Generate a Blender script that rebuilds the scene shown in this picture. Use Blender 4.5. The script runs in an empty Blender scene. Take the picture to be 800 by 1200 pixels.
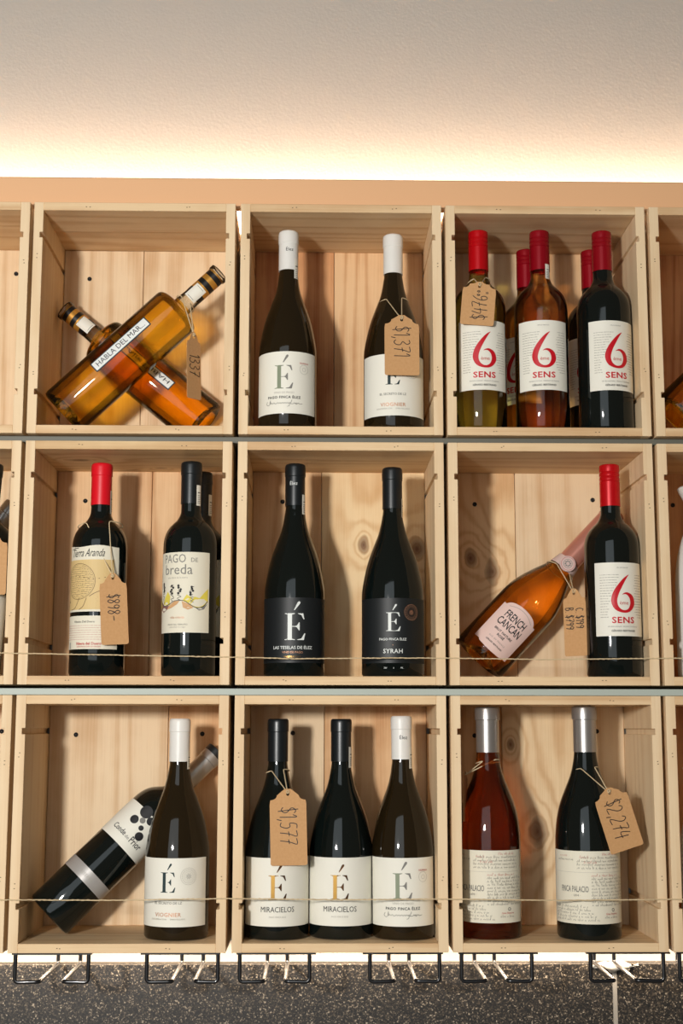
import bpy, bmesh, math, random
from mathutils import Vector, Matrix
random.seed(7)
C = bpy.context.scene.collection
R = math.radians
Z0 = 1.45                      # eye height above the floor

# ------------------------------------------------------------------ camera
F = 1631.1
PITCH, YAW, ROLL = .153203, .018466, .001195
cp, sp, cy, sy = math.cos(PITCH), math.sin(PITCH), math.cos(YAW), math.sin(YAW)
FW = Vector((sy*cp, cy*cp, sp)); RT0 = Vector((cy, -sy, 0)); UP0 = RT0.cross(FW)
RT = RT0*math.cos(ROLL)+UP0*math.sin(ROLL); UP = UP0*math.cos(ROLL)-RT0*math.sin(ROLL)
cam_d = bpy.data.cameras.new('camera'); cam = bpy.data.objects.new('camera', cam_d); C.objects.link(cam)
cam_d.sensor_fit = 'VERTICAL'; cam_d.sensor_height = 36; cam_d.lens = F/1200*36
M = Matrix((RT, UP, -FW)).transposed().to_4x4(); M.translation = Vector((0, 0, Z0)); cam.matrix_world = M
bpy.context.scene.camera = cam

def at(px, py, Y):             # a pixel of the photograph to the point on the plane Y
    d = FW*F + RT*(px-400) - UP*(py-600)
    d = d/d.y*Y
    return Vector((d.x, Y, d.z+Z0))

# ------------------------------------------------------------------ world, lights, exposure
w = bpy.data.worlds.new('room'); bpy.context.scene.world = w; w.use_nodes = True
w.node_tree.nodes['Background'].inputs[0].default_value = (1.0, .78, .56, 1)
w.node_tree.nodes['Background'].inputs[1].default_value = .10
vs = bpy.context.scene.view_settings
vs.view_transform = 'Standard'; vs.look = 'None'; vs.gamma = 1; vs.exposure = .0; vs.use_curve_mapping = False

def area(name, loc, target, sx, sy, power, col):
    l = bpy.data.lights.new(name, 'AREA'); l.shape = 'RECTANGLE'; l.size = sx; l.size_y = sy
    l.energy = power; l.color = col
    o = bpy.data.objects.new(name, l); C.objects.link(o); o.location = loc
    o.rotation_euler = (Vector(target)-Vector(loc)).to_track_quat('-Z', 'Y').to_euler()
    return o
area('room_lamp', (-.78, -.38, Z0+.23), (0, 2.05, Z0+.15), .16, .18, 52, (1, .965, .92))
area('daylight_window', (-1.05, -1.75, Z0+.55), (-1.05, 2, Z0+.55), 2.6, 2.9, 30, (.84, .95, 1))

# ------------------------------------------------------------------ materials
def srgb(r, g, b):
    f = lambda c: (c/255/12.92 if c/255 <= .04045 else ((c/255+.055)/1.055)**2.4)
    return (f(r), f(g), f(b), 1)
MATS = {}
def mat(name, col, rough=.5, metal=0, spec=.5, coat=0, trans=0, ior=1.45, emit=None, es=0):
    if name in MATS: return MATS[name]
    m = bpy.data.materials.new(name); m.use_nodes = True; b = m.node_tree.nodes['Principled BSDF']
    b.inputs['Base Color'].default_value = col; b.inputs['Roughness'].default_value = rough
    b.inputs['Metallic'].default_value = metal; b.inputs['Specular IOR Level'].default_value = spec
    b.inputs['Coat Weight'].default_value = coat; b.inputs['Transmission Weight'].default_value = trans
    b.inputs['IOR'].default_value = ior
    if emit: b.inputs['Emission Color'].default_value = emit; b.inputs['Emission Strength'].default_value = es
    MATS[name] = m
    return m

def N(nt, typ, **kw):
    n = nt.nodes.new(typ)
    for k, v in kw.items():
        if k[0] == '_': setattr(n, k[1:], v)
        else: n.inputs[k].default_value = v
    return n
def math_n(nt, op, a, b=None, c=None, clamp=False):
    n = nt.nodes.new('ShaderNodeMath'); n.operation = op; n.use_clamp = clamp
    for i, v in enumerate((a, b, c)):
        if v is None: continue
        if isinstance(v, (int, float)): n.inputs[i].default_value = v
        else: nt.links.new(v, n.inputs[i])
    return n.outputs[0]

def wood(name, light, dark, axis='Z', knots=(), rings=9, contrast=1.0, bump=.12):
    if name in MATS: return MATS[name]
    m = bpy.data.materials.new(name); m.use_nodes = True; nt = m.node_tree; L = nt.links.new
    b = nt.nodes['Principled BSDF']
    tc = nt.nodes.new('ShaderNodeTexCoord'); oi = nt.nodes.new('ShaderNodeObjectInfo')
    off = nt.nodes.new('ShaderNodeVectorMath'); off.operation = 'ADD'
    cmb = nt.nodes.new('ShaderNodeCombineXYZ')
    rr = math_n(nt, 'MULTIPLY', oi.outputs['Random'], 7.0)
    for i in range(3): L(rr, cmb.inputs[i])
    L(tc.outputs['Object'], off.inputs[0]); L(cmb.outputs[0], off.inputs[1])
    sc = {'Z': (1, 1, .055), 'X': (.055, 1, 1)}[axis]
    mp = N(nt, 'ShaderNodeMapping'); mp.inputs['Scale'].default_value = sc; L(off.outputs[0], mp.inputs[0])
    n1 = N(nt, 'ShaderNodeTexNoise', Scale=9.0, Detail=2.0, Roughness=.4); L(mp.outputs[0], n1.inputs['Vector'])
    v = math_n(nt, 'MULTIPLY', n1.outputs[0], float(rings))
    dk = None
    for (kx, kz, kr) in knots:
        mk = N(nt, 'ShaderNodeMapping'); mk.inputs['Location'].default_value = (-kx, 0, -kz*.62) if axis == 'Z' else (-kx*.5, -kz, 0)
        mk.inputs['Scale'].default_value = (1, 0, .62) if axis == 'Z' else (.5, 1, 0); L(tc.outputs['Object'], mk.inputs[0])
        nk = N(nt, 'ShaderNodeTexNoise', Scale=34.0, Detail=2.0); L(tc.outputs['Object'], nk.inputs['Vector'])
        ln = nt.nodes.new('ShaderNodeVectorMath'); ln.operation = 'LENGTH'; L(mk.outputs[0], ln.inputs[0])
        d = math_n(nt, 'ADD', ln.outputs['Value'], math_n(nt, 'MULTIPLY', nk.outputs[0], kr*1.1))
        d = math_n(nt, 'SUBTRACT', d, kr*.5)
        f = math_n(nt, 'POWER', 2.718, math_n(nt, 'MULTIPLY', d, -1/(kr*2.2)))
        v = math_n(nt, 'ADD', v, math_n(nt, 'MULTIPLY', f, 5.0))
        g = math_n(nt, 'SUBTRACT', 1.0, math_n(nt, 'DIVIDE', d, kr*1.25), clamp=True)
        g = math_n(nt, 'POWER', g, .55)
        dk = g if dk is None else math_n(nt, 'MAXIMUM', dk, g)
    s = math_n(nt, 'SINE', math_n(nt, 'MULTIPLY', v, 6.283))
    s = math_n(nt, 'MULTIPLY_ADD', s, .5, .5); s = math_n(nt, 'POWER', s, 2.2)
    mp2 = N(nt, 'ShaderNodeMapping'); mp2.inputs['Scale'].default_value = {'Z': (1, 1, .02), 'X': (.02, 1, 1)}[axis]
    L(off.outputs[0], mp2.inputs[0])
    n2 = N(nt, 'ShaderNodeTexNoise', Scale=420.0, Detail=3.0, Roughness=.6); L(mp2.outputs[0], n2.inputs['Vector'])
    n3 = N(nt, 'ShaderNodeTexNoise', Scale=12.0, Detail=3.0, Roughness=.6); L(off.outputs[0], n3.inputs['Vector'])
    fine = math_n(nt, 'MULTIPLY', math_n(nt, 'SUBTRACT', n2.outputs[0], .45), .75*contrast)
    big = math_n(nt, 'MULTIPLY', math_n(nt, 'SUBTRACT', n3.outputs[0], .5), .9*contrast)
    t = math_n(nt, 'ADD', math_n(nt, 'MULTIPLY', s, .50*contrast), math_n(nt, 'ADD', fine, big), clamp=True)
    mx = nt.nodes.new('ShaderNodeMix'); mx.data_type = 'RGBA'
    mx.inputs['A'].default_value = light; mx.inputs['B'].default_value = dark; L(t, mx.inputs['Factor'])
    out = mx.outputs['Result']
    if dk is not None:
        m2 = nt.nodes.new('ShaderNodeMix'); m2.data_type = 'RGBA'; L(out, m2.inputs['A'])
        m2.inputs['B'].default_value = srgb(95, 52, 26); L(math_n(nt, 'MULTIPLY', dk, .9), m2.inputs['Factor']); out = m2.outputs['Result']
    L(out, b.inputs['Base Color']); b.inputs['Roughness'].default_value = .62
    b.inputs['Specular IOR Level'].default_value = .3
    bp = N(nt, 'ShaderNodeBump', Strength=bump, Distance=.002); L(math_n(nt, 'ADD', n2.outputs[0], s), bp.inputs['Height']); L(bp.outputs[0], b.inputs['Normal'])
    MATS[name] = m
    return m

PL, PD = srgb(230, 203, 166), srgb(196, 154, 108)
W_EDGE = wood('pine_frame', srgb(232, 206, 168), srgb(206, 168, 122), 'Z', contrast=.7)
W_TOP = wood('pine_board_across', srgb(228, 198, 156), srgb(190, 144, 96), 'X', contrast=.9)
W_TOPK = wood('pine_board_across_knot', srgb(226, 196, 150), srgb(184, 140, 92), 'X', knots=((-.085, .085, .008), (.03, .15, .005)), contrast=1.1)
W_BACK = wood('pine_back', PL, PD, 'Z', contrast=1.0, rings=10)
W_WARM = wood('pine_back_warm', srgb(230, 190, 144), srgb(190, 134, 84), 'Z', contrast=1.1, rings=12)
W_RED = wood('pine_back_red', srgb(216, 160, 110), srgb(168, 98, 56), 'Z', contrast=1.2, rings=14)

def clear_liquid(name, glass_col, tint, share=.45, ior=1.36, rough=.0):
    if name in MATS: return MATS[name]
    m = bpy.data.materials.new(name); m.use_nodes = True; nt = m.node_tree; L = nt.links.new
    nt.nodes.remove(nt.nodes['Principled BSDF'])
    g = N(nt, 'ShaderNodeBsdfGlass', Color=glass_col, Roughness=rough, IOR=ior)
    t = N(nt, 'ShaderNodeBsdfTransparent', Color=tint)
    gl = N(nt, 'ShaderNodeBsdfGlossy', Roughness=.03)
    fr = N(nt, 'ShaderNodeFresnel', IOR=1.5)
    m1 = nt.nodes.new('ShaderNodeMixShader'); m1.inputs[0].default_value = share; L(g.outputs[0], m1.inputs[1]); L(t.outputs[0], m1.inputs[2])
    m2 = nt.nodes.new('ShaderNodeMixShader'); L(fr.outputs[0], m2.inputs[0]); L(m1.outputs[0], m2.inputs[1]); L(gl.outputs[0], m2.inputs[2])
    L(m2.outputs[0], nt.nodes['Material Output'].inputs[0])
    MATS[name] = m
    return m
G_DARK = mat('dark_green_glass', (.0035, .006, .0055, 1), .06, spec=.65)
G_OLIVE = mat('olive_brown_glass', (.014, .0085, .003, 1), .06, spec=.65)
G_AMBER = clear_liquid('golden_spirit', (1, .78, .20, 1), (1, .71, .14, 1), .64)
G_CLEAR = clear_liquid('clear_glass', (.95, .95, .92, 1), (.93, .92, .88, 1), .7, 1.2)
G_ROSE = clear_liquid('orange_rose_wine', (1, .80, .50, 1), (1, .74, .40, 1), .62)
G_WHITE = clear_liquid('yellow_white_wine', (1, .96, .58, 1), (1, .94, .48, 1), .65)
G_REDROSE = clear_liquid('deep_rose_wine', (.76, .40, .18, 1), (.72, .35, .15, 1), .42)
G_CAVA = clear_liquid('sparkling_rose_wine', (1, .74, .34, 1), (1, .68, .28, 1), .58)
LABEL = mat('white_label_paper', srgb(232, 229, 216), .6)
CREAM = mat('cream_label_paper', srgb(226, 220, 200), .65)
PINK = mat('pink_label_paper', srgb(226, 196, 186), .6)
BLACKLAB = mat('black_label_paper', srgb(22, 26, 28), .5)
SILVERLAB = mat('silver_label_paper', srgb(176, 172, 168), .35, metal=.3)
INK = mat('black_ink', srgb(28, 28, 30), .6)
TEALINK = mat('dark_teal_ink', srgb(22, 46, 48), .6)
GREYINK = mat('grey_ink', srgb(128, 126, 120), .7)
PALEINK = mat('pale_grey_ink', srgb(172, 168, 158), .7)
WHITEINK = mat('white_ink', srgb(222, 226, 222), .5)
REDINK = mat('red_foil_ink', srgb(196, 18, 34), .35)
REDTYPE = mat('red_type_ink', srgb(186, 60, 56), .6)
COPPER = mat('copper_ink', srgb(206, 150, 116), .45, metal=.3)
GOLD = mat('gold_foil', srgb(150, 116, 60), .28, metal=.9)
GREENINK = mat('sage_green_ink', srgb(128, 138, 112), .5)
TAN = mat('map_tan_print', srgb(214, 186, 130), .6)
BROWNINK = mat('map_brown_ink', srgb(110, 88, 58), .6)
YELLOW = mat('yellow_print', srgb(222, 204, 84), .6)
OCHRE = mat('ochre_print', srgb(206, 160, 112), .6)
MAUVE = mat('mauve_print', srgb(140, 98, 92), .6)
CAP_W = mat('white_capsule', srgb(226, 224, 218), .38, spec=.5)
CAP_K = mat('black_capsule', srgb(18, 24, 27), .33, spec=.6)
CAP_R = mat('red_capsule', srgb(196, 10, 22), .26, spec=.6, metal=.25)
CAP_DR = mat('deep_red_capsule', srgb(150, 8, 26), .26, spec=.6, metal=.3)
CAP_S = mat('silver_capsule', srgb(176, 172, 168), .3, metal=.75)
CAP_P = mat('pink_foil_capsule', srgb(206, 140, 122), .3, metal=.45)
CAP_G = mat('gold_neck_band', srgb(196, 142, 60), .35, metal=.5)
BLACKBAND = mat('black_band', srgb(16, 16, 18), .4)
CERAMIC = mat('white_ceramic', srgb(224, 222, 216), .3)
STRING = mat('jute_string', srgb(206, 184, 146), .9)
STEEL = mat('black_steel_wire', srgb(20, 22, 26), .28, spec=.7, coat=.3)
SCREW = mat('black_screw', srgb(14, 14, 16), .45)
STAPLE = mat('staple_hole', srgb(96, 78, 56), .7)
KRAFT = bpy.data.materials.new('kraft_card'); KRAFT.use_nodes = True
_nt = KRAFT.node_tree; _n = N(_nt, 'ShaderNodeTexNoise', Scale=260.0, Detail=4.0)
_tc = _nt.nodes.new('ShaderNodeTexCoord'); _nt.links.new(_tc.outputs['Object'], _n.inputs['Vector'])
_r = _nt.nodes.new('ShaderNodeMix'); _r.data_type = 'RGBA'
_r.inputs['A'].default_value = srgb(186, 138, 88); _r.inputs['B'].default_value = srgb(206, 160, 110)
_nt.links.new(_n.outputs[0], _r.inputs['Factor']); _nt.links.new(_r.outputs['Result'], _nt.nodes['Principled BSDF'].inputs['Base Color'])
_nt.nodes['Principled BSDF'].inputs['Roughness'].default_value = .8

def plaster(name, col, scale, strength):
    m = bpy.data.materials.new(name); m.use_nodes = True; nt = m.node_tree; b = nt.nodes['Principled BSDF']
    tc = nt.nodes.new('ShaderNodeTexCoord')
    n = N(nt, 'ShaderNodeTexNoise', Scale=scale, Detail=5.0, Roughness=.6); nt.links.new(tc.outputs['Object'], n.inputs['Vector'])
    n2 = N(nt, 'ShaderNodeTexVoronoi', Scale=scale*.8); nt.links.new(tc.outputs['Object'], n2.inputs['Vector'])
    h = math_n(nt, 'ADD', n.outputs[0], math_n(nt, 'MULTIPLY', n2.outputs[0], .5))
    bp = N(nt, 'ShaderNodeBump', Strength=strength, Distance=.003); nt.links.new(h, bp.inputs['Height'])
    nt.links.new(bp.outputs[0], b.inputs['Normal'])
    b.inputs['Base Color'].default_value = col; b.inputs['Roughness'].default_value = .9
    return m
WALL = plaster('stucco_wall', srgb(180, 175, 168), 240, .09)
VAL = mat('peach_painted_board', srgb(230, 180, 134), .6)

def stone_mat():
    m = bpy.data.materials.new('speckled_granite'); m.use_nodes = True; nt = m.node_tree; b = nt.nodes['Principled BSDF']; L = nt.links.new
    tc = nt.nodes.new('ShaderNodeTexCoord')
    v = N(nt, 'ShaderNodeTexVoronoi', Scale=560.0); L(tc.outputs['Object'], v.inputs['Vector'])
    n = N(nt, 'ShaderNodeTexNoise', Scale=260.0, Detail=5.0, Roughness=.75); L(tc.outputs['Object'], n.inputs['Vector'])
    r = nt.nodes.new('ShaderNodeValToRGB'); e = r.color_ramp.elements
    e[0].position = .34; e[0].color = srgb(14, 14, 14); e[1].position = .78; e[1].color = srgb(200, 190, 172)
    a = e.new(.52); a.color = srgb(36, 33, 30); a = e.new(.62); a.color = srgb(72, 64, 54)
    sep = nt.nodes.new('ShaderNodeSeparateColor'); L(v.outputs['Color'], sep.inputs[0])
    mixv = math_n(nt, 'ADD', math_n(nt, 'MULTIPLY', n.outputs[0], .62), math_n(nt, 'MULTIPLY', sep.outputs[0], .34))
    L(mixv, r.inputs[0]); L(r.outputs[0], b.inputs['Base Color']); b.inputs['Roughness'].default_value = .45
    bp = N(nt, 'ShaderNodeBump', Strength=.25, Distance=.001); L(n.outputs[0], bp.inputs['Height']); L(bp.outputs[0], b.inputs['Normal'])
    return m
STONE = stone_mat()

# ------------------------------------------------------------------ mesh helpers
def finish(me, mats, sharp=38):
    for m_ in (mats if isinstance(mats, (list, tuple)) else [mats]): me.materials.append(m_)
    bm = bmesh.new(); bm.from_mesh(me)
    for f in bm.faces: f.smooth = True
    for e in bm.edges:
        if len(e.link_faces) == 2 and e.calc_face_angle(0) > R(sharp): e.smooth = False
    bm.to_mesh(me); bm.free()
    return me
def link(name, me, parent=None, loc=(0, 0, 0)):
    o = bpy.data.objects.new(name, me); C.objects.link(o); o.location = loc
    if parent: o.parent = parent
    return o
def thing(name, label, cat, loc=(0, 0, 0), rot=(0, 0, 0), group=None):
    o = bpy.data.objects.new(name, None); C.objects.link(o); o.location = loc; o.rotation_euler = rot
    o.empty_display_size = .02; o['label'] = label; o['category'] = cat
    if group: o['group'] = group
    return o
def lathe(prof, mats, seg=48, matf=None, sharp=38):
    V, Fc, MI = [], [], []; rings = []
    for (z, r) in prof:
        if r < 1e-6: rings.append([len(V)]); V.append((0, 0, z))
        else:
            rings.append(list(range(len(V), len(V)+seg)))
            for i in range(seg): a = 2*math.pi*i/seg; V.append((r*math.cos(a), r*math.sin(a), z))
    for k in range(len(rings)-1):
        A, B = rings[k], rings[k+1]; mi = matf((prof[k][0]+prof[k+1][0])/2) if matf else 0
        for i in range(seg):
            j = (i+1) % seg
            if len(A) == 1: f = (A[0], B[j], B[i])
            elif len(B) == 1: f = (A[i], A[j], B[0])
            else: f = (A[i], A[j], B[j], B[i])
            Fc.append(f); MI.append(mi)
    me = bpy.data.meshes.new('lathe'); me.from_pydata(V, [], Fc); me.polygons.foreach_set('material_index', MI)
    bm = bmesh.new(); bm.from_mesh(me); bmesh.ops.recalc_face_normals(bm, faces=bm.faces); bm.to_mesh(me); bm.free()
    return finish(me, mats, sharp)
def smooth_prof(pts, n=4):
    out = []
    for i in range(len(pts)-1):
        p0 = pts[max(i-1, 0)]; p1 = pts[i]; p2 = pts[i+1]; p3 = pts[min(i+2, len(pts)-1)]
        for k in range(n):
            t = k/n
            q = [.5*(2*p1[c]+(p2[c]-p0[c])*t+(2*p0[c]-5*p1[c]+4*p2[c]-p3[c])*t*t+(3*p1[c]-p0[c]-3*p2[c]+p3[c])*t**3) for c in (0, 1)]
            out.append((q[0], max(q[1], 0)))
    out.append(pts[-1]); return out
def prism(poly, y0, y1, mats, bevel=0):      # polygon in XZ pushed along Y
    bm = bmesh.new(); vs_ = [bm.verts.new((x, y0, z)) for x, z in poly]; f = bm.faces.new(vs_)
    r_ = bmesh.ops.extrude_face_region(bm, geom=[f])
    for v in r_['geom']:
        if isinstance(v, bmesh.types.BMVert): v.co.y = y1
    bmesh.ops.recalc_face_normals(bm, faces=bm.faces)
    if bevel: bmesh.ops.bevel(bm, geom=list(bm.edges), offset=bevel, segments=1, affect='EDGES')
    me = bpy.data.meshes.new('prism'); bm.to_mesh(me); bm.free()
    for m_ in (mats if isinstance(mats, (list, tuple)) else [mats]): me.materials.append(m_)
    return me
def boxm(x0, x1, y0, y1, z0, z1, m_, bevel=.0006):
    return prism([(x0, z0), (x1, z0), (x1, z1), (x0, z1)], y0, y1, m_, bevel)
def tube(pts, r, m_, seg=8, cap=True):
    pts = [Vector(p) for p in pts]; V, Fc = [], []; n = len(pts); prev = None
    for i, p in enumerate(pts):
        t = (pts[min(i+1, n-1)]-pts[max(i-1, 0)]).normalized()
        if prev is None:
            a = Vector((0, 0, 1)) if abs(t.z) < .9 else Vector((1, 0, 0)); u = t.cross(a).normalized()
        else: u = (prev-t*prev.dot(t)).normalized()
        prev = u; v = t.cross(u)
        rr = r(i/(n-1)) if callable(r) else r
        for k in range(seg): a = 2*math.pi*k/seg; V.append(p+u*rr*math.cos(a)+v*rr*math.sin(a))
    for i in range(n-1):
        for k in range(seg):
            j = (k+1) % seg; Fc.append((i*seg+k, i*seg+j, (i+1)*seg+j, (i+1)*seg+k))
    if cap: Fc.append(tuple(range(seg))[::-1]); Fc.append(tuple((n-1)*seg+k for k in range(seg)))
    me = bpy.data.meshes.new('tube'); me.from_pydata(V, [], Fc)
    bm = bmesh.new(); bm.from_mesh(me); bmesh.ops.recalc_face_normals(bm, faces=bm.faces); bm.to_mesh(me); bm.free()
    return finish(me, m_, 60)
def round_path(pts, rad, n=5):
    pts = [Vector(p) for p in pts]; out = [pts[0]]
    for i in range(1, len(pts)-1):
        a = (pts[i-1]-pts[i]); b = (pts[i+1]-pts[i]); rr = min(rad, a.length*.45, b.length*.45)
        A = pts[i]+a.normalized()*rr; B = pts[i]+b.normalized()*rr
        for k in range(n+1):
            t = k/n; out.append(A*(1-t)**2+pts[i]*2*t*(1-t)+B*t*t)
    out.append(pts[-1]); return out

# ------------------------------------------------------------------ print: flat shapes mapped on labels
def curve_mesh(cu):
    o = bpy.data.objects.new('tmp', cu); C.objects.link(o)
    dg = bpy.context.evaluated_depsgraph_get(); me = o.evaluated_get(dg).to_mesh()
    V = [(v.co.x, v.co.y) for v in me.vertices]; Fc = [tuple(p.vertices) for p in me.polygons]
    o.evaluated_get(dg).to_mesh_clear(); bpy.data.objects.remove(o); bpy.data.curves.remove(cu)
    return V, Fc
TC = {}
def text2d(s, bold=0.0, spacing=1.0, shear=0.0):
    k = (s, bold, spacing, shear)
    if k not in TC:
        cu = bpy.data.curves.new('t', 'FONT'); cu.body = s; cu.resolution_u = 2; cu.offset = bold; cu.space_character = spacing; cu.shear = shear
        V, Fc = curve_mesh(cu)
        xs = [v[0] for v in V]; ys = [v[1] for v in V]
        cx = (min(xs)+max(xs))/2; y0 = min(ys)
        TC[k] = ([(x-cx, y) for x, y in V], Fc, max(xs)-min(xs), max(ys)-y0, y0)
    return TC[k]
def fill2d(polys):
    cu = bpy.data.curves.new('f', 'CURVE'); cu.dimensions = '2D'; cu.fill_mode = 'BOTH'
    for P in polys:
        s = cu.splines.new('POLY'); s.points.add(len(P)-1)
        for i, (x, y) in enumerate(P): s.points[i].co = (x*100, y*100, 0, 1)
        s.use_cyclic_u = True
    V, Fc = curve_mesh(cu)
    return [(x/100, y/100) for x, y in V], Fc
class Print:
    """flat shapes in metres, u to the right and v up; one object per ink"""
    def __init__(s): s.d = {}
    def _get(s, m_): return s.d.setdefault(m_.name, [m_, [], []])
    def add(s, m_, V, Fc, ox=0, oy=0, sx=1, sy=1, rot=0):
        g = s._get(m_); b = len(g[1]); c, n = math.cos(rot), math.sin(rot)
        for x, y in V: x *= sx; y *= sy; g[1].append((ox+x*c-y*n, oy+x*n+y*c))
        for f in Fc: g[2].append(tuple(i+b for i in f))
    def text(s, m_, t, x, y, w=None, h=None, bold=0.0, spacing=1.0, rot=0, anchor='c', shear=0.0):
        V, Fc, W, H, y0 = text2d(t, bold, spacing, shear)
        if not W: return
        if w and h: sx, sy = w/W, h/H
        elif w: sx = sy = w/W
        else: sx = sy = h/H
        V2 = [(a, b-y0) for a, b in V]
        if anchor == 'l': V2 = [(a+W/2, b) for a, b in V2]
        s.add(m_, V2, Fc, x, y, sx, sy, rot)
    def poly(s, m_, P, ox=0, oy=0, k=1, rot=0):
        V, Fc = fill2d([P]); s.add(m_, V, Fc, ox, oy, k, k, rot)
    def rect(s, m_, x0, y0, x1, y1):
        n = max(1, int(abs(x1-x0)/.004)); V = []; Fc = []
        for i in range(n+1): x = x0+(x1-x0)*i/n; V += [(x, y0), (x, y1)]
        for i in range(n): Fc.append((2*i, 2*i+2, 2*i+3, 2*i+1))
        s.add(m_, V, Fc)
    def disc(s, m_, x, y, r, n=20, r1=0):
        if r1:
            V = []; Fc = []
            for i in range(n): a = 2*math.pi*i/n; V += [(x+r*math.cos(a), y+r*math.sin(a)), (x+r1*math.cos(a), y+r1*math.sin(a))]
            for i in range(n): j = (i+1) % n; Fc.append((2*i, 2*j, 2*j+1, 2*i+1))
            s.add(m_, V, Fc)
        else:
            V = [(x, y)]+[(x+r*q*math.cos(2*math.pi*i/n), y+r*q*math.sin(2*math.pi*i/n)) for q in (.5, 1) for i in range(n)]
            Fc = [(0, 1+i, 1+(i+1) % n) for i in range(n)]+[(1+i, 1+n+i, 1+n+(i+1) % n, 1+(i+1) % n) for i in range(n)]
            s.add(m_, V, Fc)
    def stroke(s, m_, P, w, ox=0, oy=0, k=1, rot=0, sub=1):   # P: (x,y) or (x,y,width)
        if sub > 1:
            Q = []
            for i in range(len(P)-1):
                p0, p1, p2, p3 = P[max(i-1, 0)], P[i], P[i+1], P[min(i+2, len(P)-1)]
                for j in range(sub):
                    t = j/sub
                    Q.append(tuple(.5*(2*p1[c]+(p2[c]-p0[c])*t+(2*p0[c]-5*p1[c]+4*p2[c]-p3[c])*t*t+(3*p1[c]-p0[c]-3*p2[c]+p3[c])*t**3) for c in range(len(p1))))
            Q.append(P[-1]); P = Q
        V = []; n = len(P)
        for i in range(n):
            a = P[max(i-1, 0)]; b = P[min(i+1, n-1)]; dx, dy = b[0]-a[0], b[1]-a[1]; L = math.hypot(dx, dy) or 1
            ww = (P[i][2] if len(P[i]) > 2 else w/k)/2
            V += [(P[i][0]-dy/L*ww*q, P[i][1]+dx/L*ww*q) for q in (1, 0, -1)]
        s.add(m_, V, [(3*i+j, 3*i+j+1, 3*i+j+4, 3*i+j+3) for i in range(n-1) for j in (0, 1)], ox, oy, k, k, rot)
    def lines(s, m_, x0, x1, ytop, n, pitch, h, jag=True, skip=None):   # rows of tiny unreadable type
        for i in range(n):
            y = ytop-i*pitch; x = x0
            while x < x1:
                L = random.uniform(.0012, .0048); xe = min(x+L, x1)
                if not (skip and skip(x, y)) and not (skip and skip(xe, y)): s.rect(m_, x, y, xe, y+h)
                x = xe+random.uniform(.0006, .0012)
    def script(s, m_, x0, x1, y, h, w, seed=0):                # a line of unreadable handwriting
        rr = random.Random(seed); P = []; x = x0; i = 0
        while x < x1:
            if rr.random() < .16 and len(P) > 2: s.stroke(m_, P, w); P = []; x += h*.8
            P.append((x, y+(h*(rr.uniform(.5, 1.0) if rr.random() < .8 else 1.7) if i % 2 else -h*rr.uniform(0, .25)))); x += h*rr.uniform(.28, .5); i += 1
        if len(P) > 1: s.stroke(m_, P, w)
    def build(s, parent, fn, name='lettering'):
        lay = getattr(fn, 'layered', False) if callable(fn) else False
        for kk, (nm, (m_, V, Fc)) in enumerate(s.d.items()):
            me = bpy.data.meshes.new(name); me.from_pydata([fn(u, v, kk) if lay else fn(u, v) for u, v in V], [], Fc); me.materials.append(m_)
            o = link(name, me, parent)

E_SERIF = dict(stem=[(.16, 0), (.33, 0), (.33, 1), (.16, 1)])
def big_E(p, ms, mt, x, y, h, thin=True, accent=True):
    k = h; o = x-.46*h*.95
    P = lambda m_, pts: p.poly(m_, [(a*.95, b) for a, b in pts], o, y, k)
    P(ms, E_SERIF['stem'])
    P(ms, [(.04, 0), (.45, 0), (.45, .018), (.33, .05), (.16, .05), (.04, .018)])
    P(ms, [(.04, 1), (.45, 1), (.45, .982), (.33, .95), (.16, .95), (.04, .982)])
    if thin:
        P(mt, [(.33, .975), (.76, .975), (.76, 1), (.33, 1)]); P(mt, [(.33, 0), (.8, 0), (.8, .025), (.33, .025)])
        P(mt, [(.33, .495), (.6, .495), (.6, .52), (.33, .52)])
    P(mt, [(.56, .985), (.7, .93), (.78, .78), (.82, .78), (.77, 1), (.56, 1)])
    P(mt, [(.54, .018), (.7, .06), (.82, .25), (.86, .25), (.8, 0), (.54, 0)])
    P(mt, [(.42, .507), (.52, .54), (.6, .66), (.63, .66), (.63, .36), (.6, .36), (.52, .475)])
    if accent: P(mt, [(.40, 1.12), (.44, 1.12), (.64, 1.36), (.655, 1.42), (.61, 1.455), (.55, 1.42)])
SIX = [(.74, 1.40, .012), (.60, 1.27, .085), (.42, 1.03, .155), (.25, .74, .205), (.17, .44, .215), (.26, .18, .165), (.48, .055, .095),
       (.72, .10, .12), (.87, .33, .19), (.83, .57, .17), (.68, .70, .10), (.56, .71, .05), (.47, .67, .012)]
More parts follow.
